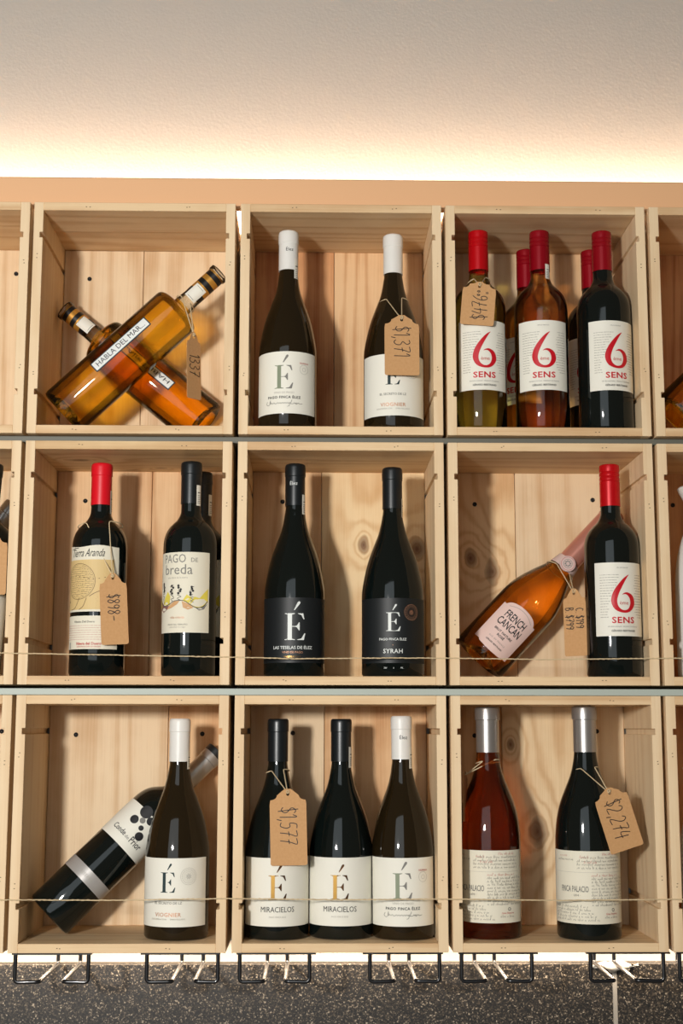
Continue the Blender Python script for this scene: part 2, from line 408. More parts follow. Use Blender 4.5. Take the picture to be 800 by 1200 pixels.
GL = {  # handwriting, unit height
 '$': [[(.5, .85), (.35, .95), (.15, .85), (.12, .68), (.3, .55), (.45, .42), (.45, .22), (.25, .1), (.05, .2)], [(.2, 1.1), (.36, -.1)]],
 '1': [[(.02, .78), (.2, 1), (.2, 0)]], ',': [[(.12, .1), (.03, -.18)]], '.': [[(.05, .0), (.09, .05)]],
 '2': [[(.03, .8), (.2, 1), (.42, .85), (.38, .55), (.02, .02), (.5, .05)]],
 '3': [[(.05, .95), (.3, 1), (.42, .8), (.18, .55), (.45, .4), (.42, .12), (.2, 0), (.02, .12)]],
 '4': [[(.2, 1), (.02, .42), (.5, .45)], [(.42, .85), (.34, -.05)]],
 '5': [[(.48, 1), (.15, .98), (.08, .58), (.35, .6), (.46, .35), (.3, .03), (.02, .08)]],
 '6': [[(.42, 1), (.15, .7), (.04, .3), (.2, 0), (.42, .15), (.35, .42), (.08, .35)]],
 '7': [[(.02, .97), (.48, 1), (.3, .55), (.2, 0)], [(.1, .5), (.45, .55)]],
 '8': [[(.4, .9), (.2, 1), (.05, .8), (.25, .55), (.42, .28), (.25, 0), (.06, .15), (.18, .45), (.42, .72), (.4, .9)]],
 '9': [[(.42, .8), (.2, .98), (.05, .75), (.2, .52), (.42, .7), (.42, .88), (.38, .4), (.28, 0)]],
 '-': [[(.05, .45), (.6, .5)]], 'C': [[(.45, .85), (.2, .95), (.04, .5), (.2, .05), (.45, .15)]],
 'B': [[(.08, 1), (.08, 0), (.4, .1), (.42, .42), (.1, .52), (.38, .7), (.34, .95), (.05, 1)]], ' ': [],
 '0': [[(.25, 1), (.05, .7), (.05, .3), (.22, 0), (.42, .3), (.42, .7), (.25, 1)]],
  'o': [[(.2, .4), (.05, .25), (.15, .05), (.3, .2), (.2, .4)]], '=': [[(.05, .0), (.5, .03)], [(.08, .2), (.45, .22)]]}
ADV = {'1': .34, ',': .26, '.': .24, ' ': .3, '-': .7}
def handwrite(p, s, ox, oy, h, w, rot, m_=INK, xs=.74):
    x = -sum(ADV.get(c, .62)*xs for c in s)/2; c, n = math.cos(rot), math.sin(rot)
    for ch in s:
        for st in GL[ch]:
            p.stroke(m_, [(x+a*xs, b-.5) for a, b in st], w, ox, oy, h, rot, sub=3)
        x += ADV.get(ch, .62)*xs

# ------------------------------------------------------------------ the setting
WY = 2.192                      # wall plane
CW, CH, CDI, T, TB = .301, .3537, .18, .0140, .0125
CX = {0: -.7307, 1: -.4237, 2: -.1145, 3: .1928, 4: .5007}
CZ = {0: Z0+.4237, 1: Z0+.0590, 2: Z0-.3095}
o = link('wall_back', boxm(-2.2, 2.2, WY, WY+.1, 0, 3.4, WALL, 0)); o['kind'] = 'structure'
o = link('floor', boxm(-2.2, 2.2, -2.6, WY+.1, -.1, 0, mat('grey_floor', srgb(120, 112, 104), .5), 0)); o['kind'] = 'structure'
# speckled stone along the wall below the crates, two slabs with a pale joint
zs = at(400, 1129.5, WY-.022).z; xj = at(720.5, 1160, WY-.022).x
st = bpy.data.objects.new('wall_stone', None); C.objects.link(st); st['kind'] = 'structure'
link('stone_slab', boxm(-2.2, xj-.0035, WY-.022, WY, 0, zs, STONE, .0012), st)
link('stone_slab', boxm(xj+.0035, 2.2, WY-.022, WY, 0, zs, STONE, .0012), st)
JOINT = mat('pale_joint_filler', srgb(150, 146, 138), .35)
link('joint_filler', boxm(xj-.0037, xj+.0037, WY-.0215, WY-.001, 0, zs-.001, JOINT, .0008), st)
bm = bmesh.new()                # smear of filler over the slab tops
bmesh.ops.create_grid(bm, x_segments=20, y_segments=6, size=1)
for v in bm.verts:
    a, b_ = v.co.x, v.co.y
    v.co = Vector((xj+a*.030*(1-.25*math.sin(3*b_+a*4)), WY-.0235-.0035*(1-a*a)*(1-b_*b_), zs-.004+b_*.0085*(1-abs(a))**.5+.002*math.sin(a*7)))
me = bpy.data.meshes.new('smear'); bm.to_mesh(me); bm.free()
sm = link('filler_smear', finish(me, mat('white_filler', srgb(210, 206, 196), .4)), st)
md = sm.modifiers.new('thick', 'SOLIDIFY'); md.thickness = .003; md.offset = -1

# peach board along the crate tops, LED strips behind it and below the crates
topz = CZ[0]+CH
zt = at(400, 213.5, 2.034).z
o = link('trim_1', boxm(-1.9, 1.9, 2.022, 2.034, topz+.0004, zt, VAL, .002)); o['kind'] = 'structure'
def led(name, label, z, y, face, power):
    t = thing(name, label, 'light strip', (0, y, z), group='hidden warm light strips')
    link('channel', boxm(-1.9, 1.9, -.006, .006, 0, .004, mat('aluminium_channel', srgb(190, 190, 190), .4, metal=.8), .0005), t)
    a = area('led_light', (0, y, z+(.009 if face > 0 else -.003)), (0, y+(.30 if face > 0 else .004), z+(.07 if face > 0 else face)), 3.8, .008, power, (1, .78, .57))
    a.parent = None
    return t
led('led_strip', 'warm light strip lying on top of the upper row of crates', topz+.0005, 2.150, 1, 44)
led('led_strip', 'warm light strip fixed under the bottom row of crates', CZ[2]-.0045, 2.150, -1, 11)

# thin painted boards between the rows of crates
o = link('trim_2', boxm(-1.9, 1.9, 2.0005, 2.19, CZ[2]+CH+.0003, CZ[2]+CH+.0098, mat('grey_green_board', srgb(172, 180, 170), .5), .0008)); o['kind'] = 'structure'
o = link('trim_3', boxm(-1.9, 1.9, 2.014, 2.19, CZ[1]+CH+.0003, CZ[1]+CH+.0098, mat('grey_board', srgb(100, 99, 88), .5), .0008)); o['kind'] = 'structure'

# ------------------------------------------------------------------ crates
def side_mesh(s, m_):          # s=-1 left, 1 right; two grooves on the inner face
    x0, x1 = -CW/2, -CW/2+T
    g = .0048; h = .0085; zl, zu = .165*CH, .845*CH
    P = [(x0, 0), (x1, 0), (x1, zl), (x1-g, zl), (x1-g, zl+h), (x1, zl+h), (x1, zu), (x1-g, zu), (x1-g, zu+h), (x1, zu+h), (x1, CH), (x0, CH)]
    if s > 0: P = [(-x, z) for x, z in P]
    return prism(P, 0, CDI+.010, m_, .0005)
SL, SR = side_mesh(-1, W_EDGE), side_mesh(1, W_EDGE)
TOPM = boxm(-CW/2+T, CW/2-T, .0, CDI+.010, CH-TB, CH, W_TOP); TOPK = boxm(-CW/2+T, CW/2-T, .0, CDI+.010, CH-TB, CH, W_TOPK)
BOTM = boxm(-CW/2+T, CW/2-T, .0, CDI+.010, 0, TB, W_TOP)
SCR = lathe([(0, 0), (0, .0036), (.0012, .0034), (.0018, .0022), (.0012, .0012), (.0010, 0)], SCREW, 16)
STM = boxm(-.0009, .0009, -.0002, .0004, -.0005, .0005, STAPLE, 0)
def crate(c, r, label, seams, mats_, screws, topk=0):
    t = thing('wine_crate', label, 'crate', (CX[c]+CW/2, 2.0, CZ[r]), group='pine wine crates on the wall')
    link('side_panel', SL, t); link('side_panel', SR, t)
    if topk == 2:              # this top is made of two boards with an open joint
        link('top_panel', boxm(-CW/2+T, CW/2-T, 0, .0925, CH-TB, CH, W_TOP), t); link('top_panel', boxm(-CW/2+T, CW/2-T, .0935, CDI+.010, CH-TB+.0006, CH, W_TOP), t)
    else: link('top_panel', TOPK if topk else TOPM, t)
    link('bottom_panel', BOTM, t)
    xs = [-CW/2+T]+[-CW/2+T+(CW-2*T)*s for s in seams]+[CW/2-T]
    for i in range(len(xs)-1):
        link('back_plank', boxm(xs[i]+.0004, xs[i+1]-.0004, CDI, CDI+.010, TB, CH-TB, mats_[i], .0008), t)
    for (px, py) in screws:
        p = at(px, py, 2.0+CDI); s = link('screw', SCR, t, (p.x-CX[c]-CW/2, CDI-.0001, p.z-CZ[r])); s.rotation_euler = (R(90), 0, 0)
    rr = random.Random(c*7+r)
    for (x, z) in ((-.07, CH-TB/2), (.08, CH-TB/2), (-.08, TB/2), (.07, TB/2), (-CW/2+T/2, .09), (CW/2-T/2, .10), (-CW/2+T/2, .27), (CW/2-T/2, .26)):
        for d in (-.0024, .0024):
            vert = abs(x) > .13
            link('staple', STM, t, (x+(0 if vert else d)+rr.uniform(-.001, .001), -.0002, z+(d if vert else 0)+rr.uniform(-.001, .001)))
    return t
def kn(c, r, *pts):            # knots of this crate's back, from where they are seen
    out = []
    for px, py, k in pts:
        p = at(px, py, 2.0+CDI); out.append((p.x-CX[c]-CW/2, p.z-CZ[r], k))
    return tuple(out)
K21 = wood('pine_knot_centre', srgb(238, 208, 162), srgb(206, 158, 104), 'Z', kn(2, 1, (426, 638, .008), (488, 643, .012)), 10)
K31 = wood('pine_two_knots', srgb(236, 202, 156), srgb(200, 150, 98), 'Z', kn(3, 1, (551, 654, .009), (577, 670, .011)), 12)
K32 = wood('pine_large_knot', srgb(234, 206, 164), srgb(196, 152, 104), 'Z', kn(3, 2, (630, 975, .014), (598, 872, .006)), 10)
crate(0, 0, 'empty-looking pine crate cut by the left photo edge, top row', (.5,), (W_BACK, W_BACK), ((19, 321),))
crate(1, 0, 'pine crate holding the two crossed golden bottles, top row', (.47,), (W_BACK, W_BACK), ((105, 327),), 2)
crate(2, 0, 'pine crate holding two white-capped bottles, top row', (.47,), (W_RED, W_WARM), ())
crate(3, 0, 'pine crate holding the five bottles with red screw caps, top row', (.48,), (W_BACK, W_WARM), ())
crate(4, 0, 'pine crate cut by the right photo edge, top row, golden bottle inside', (.5,), (W_RED, W_RED), ((759, 334), (771, 334)))
crate(0, 1, 'pine crate cut by the left photo edge, middle row', (.5,), (W_BACK, W_BACK), ((17, 563),))
crate(1, 1, 'pine crate with the red-capped map-label bottle, middle row left', (.55,), (W_WARM, W_WARM), ((100, 587),), 1)
crate(2, 1, 'pine crate holding two black bottles with black labels, middle row', (.40,), (W_WARM, K21), ((331, 588),))
crate(3, 1, 'pine crate with the leaning rosé sparkling bottle, middle row', (.40,), (K31, W_BACK), ((556, 591), (694, 586)))
crate(4, 1, 'pine crate cut by the right photo edge, middle row, white bottle inside', (.5,), (W_RED, W_WARM), ((788, 592),))
crate(0, 2, 'pine crate cut by the left photo edge, bottom row', (.5,), (W_BACK, W_BACK), ((2, 857),))
crate(1, 2, 'pine crate with a black bottle leaning behind a white-capped one, bottom row', (.67,), (W_BACK, W_WARM), ((89, 861), (237, 860)))
crate(2, 2, 'pine crate holding three bottles side by side, bottom row centre', (.42,), (W_BACK, W_WARM), ((343, 859),))
crate(3, 2, 'pine crate holding two silver-capped bottles, bottom row', (.30, .74), (W_WARM, K32, W_BACK), ((556, 862), (699, 857)))
crate(4, 2, 'pine crate cut by the right photo edge, bottom row', (.5,), (W_RED, W_WARM), ())

# ------------------------------------------------------------------ bottles
def base_prof(rad, z1):
    return [(.009, 0), (.004, rad*.45), (.0004, rad*.72), (.0, rad*.86), (.0012, rad*.955), (.0045, rad), (z1, rad)]
def prof_burgundy(H, rad):
    k = H/.308; q = rad/.0455
    sh = [(.108*k, rad), (.126*k, .0450*q), (.151*k, .0405*q), (.172*k, .0350*q), (.193*k, .0272*q), (.208*k, .0213*q), (.222*k, .0176*q), (.236*k, .0151), (.250*k, .0138), (.30*k, .0134)]
    return base_prof(rad, .05)+smooth_prof(sh)+[(H-.001, .0134), (H-.001, 0)], .2465*k
def prof_bordeaux(H, rad):
    k = H/.318
    sh = [(.186*k, rad), (.198*k, rad*.985), (.208*k, rad*.93), (.217*k, rad*.82), (.2245*k, rad*.66), (.231*k, rad*.50), (.240*k, rad*.39), (.252*k, .0145), (.31*k, .0138)]
    return base_prof(rad, .05)+smooth_prof(sh)+[(H-.001, .0136), (H-.001, 0)], .2547*k
def prof_palacio(H, rad):
    k = H/.327
    sh = [(.128*k, rad), (.146*k, rad*.985), (.168*k, rad*.93), (.189*k, rad*.82), (.210*k, rad*.64), (.226*k, rad*.50), (.242*k, rad*.405), (.258*k, .0163), (.275*k, .0152), (.32*k, .0148)]
    return base_prof(rad, .05)+smooth_prof(sh)+[(H-.001, .0148), (H-.001, 0)], .2607*k
def prof_cava(H, rad):
    sh = [(.100, rad), (.118, rad*.985), (.138, rad*.90), (.158, rad*.75), (.178, rad*.57), (.196, rad*.43), (.214, .0165), (.24, .0150), (.29, .0145)]
    return [(.022, 0), (.015, rad*.35), (.004, rad*.62), (.0, rad*.80), (.0015, rad*.94), (.006, rad), (.05, rad)]+smooth_prof(sh)+[(.31, .0150), (H-.001, .0148), (H-.001, 0)], .2
def prof_spirit(H, rad):
    sh = [(.214, rad), (.2185, rad*.985), (.2225, rad*.92), (.2255, rad*.78), (.2275, rad*.55), (.2290, rad*.42), (.233, .0150), (.26, .0138), (.295, .0138)]
    k = H/.305; P = [(.016, 0), (.013, rad*.5), (.003, rad*.78), (.0, rad*.88), (.0015, rad*.96), (.006, rad), (.2, rad)]+smooth_prof(sh, 3)+[(.298, .0160), (.304, .0160), (.305, .0145), (.305, 0)]
    return [(z*k, r) for z, r in P], .24*k

def cap_prof(z0, H, r, ridges=False, lip=0):
    p = [(z0, r*.93), (z0, r)]
    if ridges:
        zt_ = H-.026
        p += [(zt_, r)]
        for i in range(3): p += [(zt_+.0012+i*.0065, r*.945), (zt_+.0024+i*.0065, r), (zt_+.0058+i*.0065, r)]
        p += [(H-.0035, r)]
    elif lip:
        zt_ = H-.019
        p += [(zt_-.001, r), (zt_, r*1.09), (H-.0035, r*1.09), (H-.0014, r*1.05)]; return p+[(H, r*.93), (H, 0)]
    else: p += [(H-.0195, r), (H-.0185, r*1.045), (H-.006, r*1.045), (H-.0025, r*1.02)]
    return p+[(H-.0010, r*.97), (H, r*.88), (H, 0)]

def cyl_map(rad, a0, z0, eps):
    def fn(u, v, k=0):         # k: later inks lie a hair above earlier ones
        a = u/rad+a0; r = rad+eps+k*.00006
        return (math.sin(a)*r, -math.cos(a)*r, z0+v)
    fn.layered = True
    return fn
def label_mesh(rad, a0, half, z0, z1, m_, topf=None, botf=None, eps=.0003, n=40):
    V, Fc = [], []; NV = 6
    for i in range(n+1):
        t = -1+2*i/n; a = a0+t*half
        zt_ = z1+(topf(t) if topf else 0); zb = z0+(botf(t) if botf else 0)
        for k in range(NV+1):
            e = eps if 0 < i < n and 0 < k < NV else eps
            z = zb+(zt_-zb)*k/NV
            V.append((math.sin(a)*(rad+eps), -math.cos(a)*(rad+eps), z))
    s = NV+1
    for i in range(n):
        for k in range(NV): Fc.append((i*s+k, (i+1)*s+k, (i+1)*s+k+1, i*s+k+1))
    me = bpy.data.meshes.new('label'); me.from_pydata(V, [], Fc); me.materials.append(m_)
    for p in me.polygons: p.use_smooth = True
    return me

FLOORZ = {k: v+TB for k, v in CZ.items()}
BOT = {}
def bottle(key, kind, row, px, py, Y, H, rad, glass, cap, label, cat='bottle', ridges=False, lip=0, lean=0, group=None, tilt=None, x=None, capz=None, slots=None, matf=None, yaw=0, capr=None):
    prof, cz = {'burgundy': prof_burgundy, 'bordeaux': prof_bordeaux, 'palacio': prof_palacio, 'cava': prof_cava, 'spirit': prof_spirit}[kind](H, rad)
    if tilt is None:
        p = at(px, py, Y); zb = FLOORZ[row]+.0002+rad*abs(math.sin(R(lean)))
        loc = (p.x-math.tan(R(lean))*(p.z-zb), Y, zb); rot = (0, R(lean), 0)
    else:
        loc = (x if x is not None else at(px, py, Y).x, Y, FLOORZ[row]+.0003+rad*abs(math.sin(R(tilt)))); rot = (0, R(tilt), R(yaw))
    t = thing('spirit_bottle' if kind == 'spirit' else 'wine_bottle', label, cat, loc, rot, group)
    link('glass_body', lathe(prof, slots or [glass], 56, matf), t)
    if cap:
        z0 = capz or cz
        cr = capr or {'burgundy': .0149, 'bordeaux': .0152, 'palacio': .0168, 'cava': .016}[kind]
        link('capsule', lathe(cap_prof(z0, H, cr, ridges, lip), cap, 48, sharp=30), t)
    BOT[key] = (t, H, rad, cz)
    return t
def put_label(t, rad, a0, half, z0, z1, m_, pr=None, oz=None, oa=None, topf=None, botf=None, name='label'):
    l = link(name, label_mesh(rad, R(a0), R(half), z0, z1, m_, topf, botf), t)
    if pr: pr.build(l, cyl_map(rad, R(a0 if oa is None else oa), z0 if oz is None else oz, .00070))
    return l
def seal(t, rad, a, z0, z1, w=.0085):
    p = Print(); hh = z1-z0
    for i in range(5): p.rect(GREYINK, -w*.3, hh*(.12+.09*i), w*.3, hh*(.12+.09*i)+.0009)
    p.rect(INK, -w*.28, hh*.62, w*.28, hh*.66)
    put_label(t, rad+.0002, a, math.degrees(w/2/rad), z0, z1, LABEL, p, name='tax_seal')
def cap_text(t, rad, a, z, s, m_, h=.0065):
    p = Print(); p.text(m_, s, 0, 0, h=h)
    p.build(t.children[1] if len(t.children) > 1 else t, cyl_map(rad, R(a), z, .0004))

def elez_label(key, style, a0=-4, half=78):
    t, H, rad, cz = BOT[key]; p = Print()
    z0, z1 = .0195, .1135
    if style == 'chard':
        big_E(p, GREENINK, GREYINK, 0, .0375, .0355); p.text(PALEINK, 'VINO DE PAGO', 0, .0300, w=.030)
        p.text(INK, 'PAGO FINCA ÉLEZ', 0, .0225, w=.050, bold=.02, spacing=1.15)
        rr = [(-.52, .2), (-.56, .05), (-.50, -.08), (-.44, 0), (-.42, .3), (-.41, .0), (-.38, .1), (-.34, 0), (-.30, .1), (-.26, 0), (-.22, .02), (-.18, .1), (-.15, 0), (-.11, .1), (-.08, 0), (-.03, .1), (0, 0), (.04, .1), (.07, 0), (.10, .1), (.14, .0), (.17, .1), (.16, -.14), (.1, -.2)]
        p.stroke(INK, [(a, b*.42) for a, b in rr], .00045, 0, .0145, .05, sub=2)
        p.stroke(INK, [(.24, .12), (.20, .02), (.19, 0), (.28, .0), (.31, .04), (.33, 0), (.37, .045), (.36, -.02), (.40, .01), (.44, .035), (.46, 0), (.56, .02)], .00045, 0, .0145, .05, sub=2)
        p.disc(PALEINK, .0305, .0675, .0072, 24, .0068); p.disc(PALEINK, .0305, .0675, .0030, 16, .0026)
        p.text(REDTYPE, 'NUMANI', .0305, .0755, w=.014)
    elif style == 'viognier':
        big_E(p, TEALINK, TEALINK, -.002, .047, .0275, thin=False)
        p.text(GREYINK, 'EL SECRETO DE LZ', -.002, .0310, w=.040, bold=.012)
        p.text(COPPER, 'VIOGNIER', -.002, .0140, w=.038, bold=.012, spacing=1.1)
        p.text(PALEINK, 'DENOMINACION      EMBOTELLADO', -.002, .0095, w=.050)
        p.disc(PALEINK, .027, .069, .0118, 30, .0114); p.disc(PALEINK, .027, .069, .0068, 24, .0065)
        for i in range(22): a = i*math.tau/22; p.rect(PALEINK, .027+.0092*math.cos(a)-.0005, .069+.0092*math.sin(a)-.0006, .027+.0092*math.cos(a)+.0005, .069+.0092*math.sin(a)+.0006)
        for i in range(8): a = i*math.tau/8; p.stroke(GREYINK, [(.027+.001*math.cos(a), .069+.001*math.sin(a)), (.027+.0045*math.cos(a+.3), .069+.0045*math.sin(a+.3))], .0006)
    elif style == 'miracielos':
        big_E(p, GOLD, mat('antique_bronze_foil', srgb(96, 66, 40), .35, metal=.7), 0, .0365, .0335)
        p.text(INK, 'MIRACIELOS', 0, .0195, w=.048, h=.0075)
        p.text(PALEINK, 'PAGO FINCA ELEZ', 0, .012, w=.024)
    elif style == 'teselas':
        big_E(p, WHITEINK, WHITEINK, .002, .0325, .0385); p.text(WHITEINK, 'LAS TESELAS DE ÉLEZ', -.002, .0195, w=.059, bold=.012)
        p.text(COPPER, 'VINO DE PAGO', -.002, .0135, w=.030); p.text(GOLD, 'PAGO ÉLEZ 2019', -.002, .0075, w=.024)
    elif style == 'syrah':
        big_E(p, WHITEINK, WHITEINK, .000, .0460, .0270); p.text(WHITEINK, 'PAGO FINCA ÉLEZ', -.001, .0325, w=.040, bold=.012)
        p.text(WHITEINK, 'SYRAH', -.001, .0140, w=.028, bold=.012, spacing=1.1)
        p.disc(COPPER, -.001, .026, .0005, 8)
        p.disc(COPPER, .0275, .0735, .0115, 30, .0111); p.disc(COPPER, .0275, .0735, .0072, 24, .0070)
        for i in range(8): a = i*math.tau/8; p.stroke(COPPER, [(.0275+.001*math.cos(a), .0735+.001*math.sin(a)), (.0275+.004*math.cos(a+.3), .0735+.004*math.sin(a+.3))], .0006)
        for i in range(18): a = i*math.tau/18; p.rect(COPPER, .0275+.0092*math.cos(a)-.0005, .0735+.0092*math.sin(a)-.0005, .0275+.0092*math.cos(a)+.0005, .0735+.0092*math.sin(a)+.0005)
        for i, s in enumerate(('750', 'É', 'ML')): p.text(WHITEINK, s, -.012+i*.012, -.008, h=.0022)
    put_label(t, rad, a0, half, z0, z1, BLACKLAB if style in ('teselas', 'syrah') else LABEL, p)

def sens_label(key, a0, half=59):
    t, H, rad, cz = BOT[key]; p = Print(); z0, z1 = .0585, .1655; hw = rad*R(half)
    p.lines(PALEINK, -hw*.80, hw*.86, .0885, 17, .00385, .0009, skip=lambda x, y: (-.0205+max(0, (y-.045))*.40 < x < .0175+max(0, y-.055)*.05 if y > .031 else -.021 < x < .021))
    p.text(GREYINK, 'VIN DE FRANCE', 0, .0985, w=.017)
    p.stroke(REDINK, SIX, 0, -.0200, .0335, .0398, sub=3)
    p.text(REDTYPE, 'ème', .0012, .0455, w=.0130)
    p.text(REDINK, 'SENS', .0, .0185, w=.034, h=.0094, bold=.022, spacing=1.08)
    p.text(GREYINK, 'VIN BIOLOGIQUE · PRODUIT DE FRANCE', 0, .0125, w=.046)
    p.text(INK, 'GÉRARD BERTRAND', 0, .0062, w=.036, bold=.012)
    put_label(t, rad, a0, half, z0, z1, LABEL, p)

def sens(key, row, px, py, Y, glass, cap, label, a0, seal_a=None, grp='red screw-cap bottles with the red numeral label', half=59, **kw):
    t = bottle(key, 'bordeaux', row, px, py, Y, .3165, .0405, glass, cap, label, ridges=True, group=grp, **kw)
    sens_label(key, a0, half)
    if seal_a is not None: seal(t, .0152, seal_a, .238, .262)
    return t
# ---- top row
bottle('e1', 'burgundy', 0, 337, 440, 2.046, .3125, .0435, G_OLIVE, CAP_W, 'white-capped dark bottle with large sage green letter on white label, no price tag', group='bottles of the same winery, white capsule')
elez_label('e1', 'chard', -6, 74); cap_text(BOT['e1'][0], .0149, 8, .279, 'Élez', INK); seal(BOT['e1'][0], .0149, 52, .234, .268)
bottle('e2', 'burgundy', 0, 461, 440, 2.058, .3125, .0455, G_OLIVE, CAP_W, 'white-capped dark bottle wearing the upright $1,371 tag, top row', group='bottles of the same winery, white capsule')
elez_label('e2', 'viognier', -2, 76)
sens('s1', 0, 562.3, 440, 2.050, G_WHITE, CAP_R, 'pale yellow wine bottle with red screw cap, at far left of its crate', 3)
sens('s2', 0, 618, 420, 2.134, G_ROSE, CAP_DR, 'rosé bottle standing behind, mostly hidden between two front bottles', -38)
sens('s3', 0, 635, 440, 2.048, G_ROSE, CAP_DR, 'orange rosé bottle with red screw cap in the middle front of its crate', -5, 38)
sens('s4', 0, 694.5, 420, 2.134, G_DARK, CAP_DR, 'dark bottle peeking out behind the front right bottle, top row', -24)
sens('s5', 0, 709, 440, 2.048, G_DARK, CAP_DR, 'dark red wine bottle with red screw cap at the right of the five', 13)
# ---- middle row
bottle('tierra', 'bordeaux', 1, 115.5, 700, 2.052, .316, .0405, G_DARK, mat('bright_red_capsule', srgb(216, 18, 34), .35), 'dark wine bottle with bright red capsule and antique map label', group='straight-sided dark wine bottles')
bottle('breda', 'bordeaux', 1, 221.8, 700, 2.052, .319, .0395, G_DARK, CAP_K, 'dark bottle with sketched vines and yellow hills label, in front', group='bottles with the yellow hills label')
bottle('breda2', 'bordeaux', 1, 235, 700, 2.136, .319, .0395, G_DARK, CAP_K, 'dark bottle hidden behind the yellow hills label bottle', group='bottles with the yellow hills label')
bottle('las', 'burgundy', 1, 345, 700, 2.055, .317, .0448, G_DARK, CAP_K, 'black bottle with black label and the largest white letter, left of its crate', group='black bottles with black labels')
elez_label('las', 'teselas', 0, 80); cap_text(BOT['las'][0], .0149, -8, .284, 'Élez', WHITEINK); seal(BOT['las'][0], .0149, 60, .240, .270)
bottle('syr', 'burgundy', 1, 460, 700, 2.060, .313, .0460, G_DARK, CAP_K, 'black bottle with black label, smaller white letter and round copper seal', group='black bottles with black labels')
elez_label('syr', 'syrah', -2, 80); seal(BOT['syr'][0], .0149, 76, .236, .266)
sens('s6', 1, 717.5, 690, 2.046, G_DARK, CAP_R, 'dark red-capped bottle beside the leaning rosé sparkling bottle', 9)
# ---- bottom row
bottle('vio', 'burgundy', 2, 208.5, 980, 2.0625, .3085, .0460, G_OLIVE, CAP_W, 'white-capped dark bottle in front of the leaning black bottle', group='bottles of the same winery, white capsule')
elez_label('vio', 'viognier', -8, 74); seal(BOT['vio'][0], .0149, 70, .236, .262)
bottle('mir1', 'burgundy', 2, 324.8, 980, 2.066, .3085, .0458, G_DARK, CAP_K, 'black-capped bottle with gold letter, wearing the $1,577 tag', group='black-capped bottles with gold letter')
elez_label('mir1', 'miracielos', 3, 78)
bottle('mir2', 'burgundy', 2, 399.5, 980, 2.070, .3085, .0458, G_DARK, CAP_K, 'black-capped bottle with gold letter and no tag, middle of three', group='black-capped bottles with gold letter')
elez_label('mir2', 'miracielos', -3, 80); seal(BOT['mir2'][0], .0149, 62, .238, .268)
bottle('char', 'burgundy', 2, 471.4, 980, 2.062, .3125, .0448, G_OLIVE, CAP_W, 'white-capped dark bottle with sage green letter, right of the two gold-letter bottles', lean=-.3, group='bottles of the same winery, white capsule')
elez_label('char', 'chard', -4, 74); cap_text(BOT['char'][0], .0149, 8, .279, 'Élez', INK); seal(BOT['char'][0], .0149, 58, .236, .268)
bottle('palr', 'palacio', 2, 572.8, 990, 2.068, .3265, .0455, G_REDROSE, CAP_S, 'deep rosé bottle with silver capsule and handwritten-style label, at left', lip=1, group='silver-capped bottles with script label')
bottle('pal2', 'palacio', 2, 688, 990, 2.056, .3275, .0460, G_DARK, CAP_S, 'black bottle with silver capsule wearing the tilted $2,274 tag', lip=1, group='silver-capped bottles with script label')

def palacio_label(key, a0):
    t, H, rad, cz = BOT[key]; p = Print(); z0, z1 = .0235, .1235; hw = rad*R(84)
    W = .0013
    for i in range(4): p.script(INK, -.030+(.02 if i == 0 else .014), .052, .090-i*.0048, .0022, .0004, i)
    p.script(REDTYPE, -.012, .000, .0905, .002, .0004, 91); p.script(REDTYPE, .02, .045, .0945, .002, .0004, 92)
    p.script(REDTYPE, -.006, .012, .0835, .002, .0004, 95)
    p.script(INK, -.050, -.022, .087, .0018, .0004, 93); p.script(REDTYPE, -.045, -.030, .0925, .0018, .0004, 94)
    p.rect(PALEINK, -.055, .0705, .055, .0708)
    p.script(REDTYPE, .004, .045, .0655, .0022, .0004, 97)
    for i in range(9): p.script(INK, .004, .060, .0610-i*.0045, .0022, .0004, 20+i)
    for i in range(5): p.script(INK, -.056, -.002+i*.004, .0225-i*.0045, .0022, .0004, 40+i)
    p.text(GREYINK, 'FINCA PALACIO', -.0215, .0435, w=.042, h=.0085, bold=.012)
    p.text(GREYINK, '· 1894 ·', -.0185, .0375, w=.013)
    p.text(REDTYPE, 'Gran Reserva', .034, .0125, w=.020); p.disc(GREYINK, .036, .019, .0025, 12, .0015)
    p.script(INK, .022, .045, .008, .002, .0004, 77)
    put_label(t, rad, a0-4, 84, z0, z1, CREAM, p, oa=a0)
palacio_label('palr', -16); palacio_label('pal2', -10)

# map label bottle
t, H, rad, cz = BOT['tierra']; p = Print()
p.text(INK, 'Tierra Aranda', -.002, .080, w=.054, h=.0115, shear=.55)
p.stroke(INK, [(-.032, .0915), (-.024, .0935), (-.016, .0925)], .0009)
p.rect(TAN, -.047, .003, .0395, .0755)
rm = random.Random(5)
p.disc(BROWNINK, -.014, .044, .0265, 40, .0258); p.disc(BROWNINK, -.014, .044, .0245, 40, .0242)
for i in range(15):
    y = .0225+i*.003; hwx = math.sqrt(max(0, .0235**2-(y-.044)**2)); x = -.014-hwx
    while x < -.014+hwx:
        e_ = min(x+rm.uniform(.001, .005), -.014+hwx); p.stroke(BROWNINK, [(x, y), ((x+e_)/2, y+rm.uniform(-.0008, .0012)), (e_, y)], .0006); x = e_+rm.uniform(.0004, .0016)
for q in ([(-.047, .05), (-.02, .052), (.01, .047), (.039, .053)], [(-.012, .02), (-.02, .006), (-.03, .003)], [(.0, .02), (-.005, .008), (-.012, .003)], [(.004, .022), (.02, .03), (.039, .028)]): p.stroke(BROWNINK, q, .0009, sub=4)
p.disc(BROWNINK, -.037, .015, .0018, 8)
for i in range(7): p.stroke(BROWNINK, [(.012+rm.uniform(0, .004), .024-i*.003), (.036, .0245-i*.003)], .0005)
put_label(t, rad, -14, 66, .0925, .1880, CREAM, p, oa=-16, topf=lambda q: .0012*math.sin(q*5))
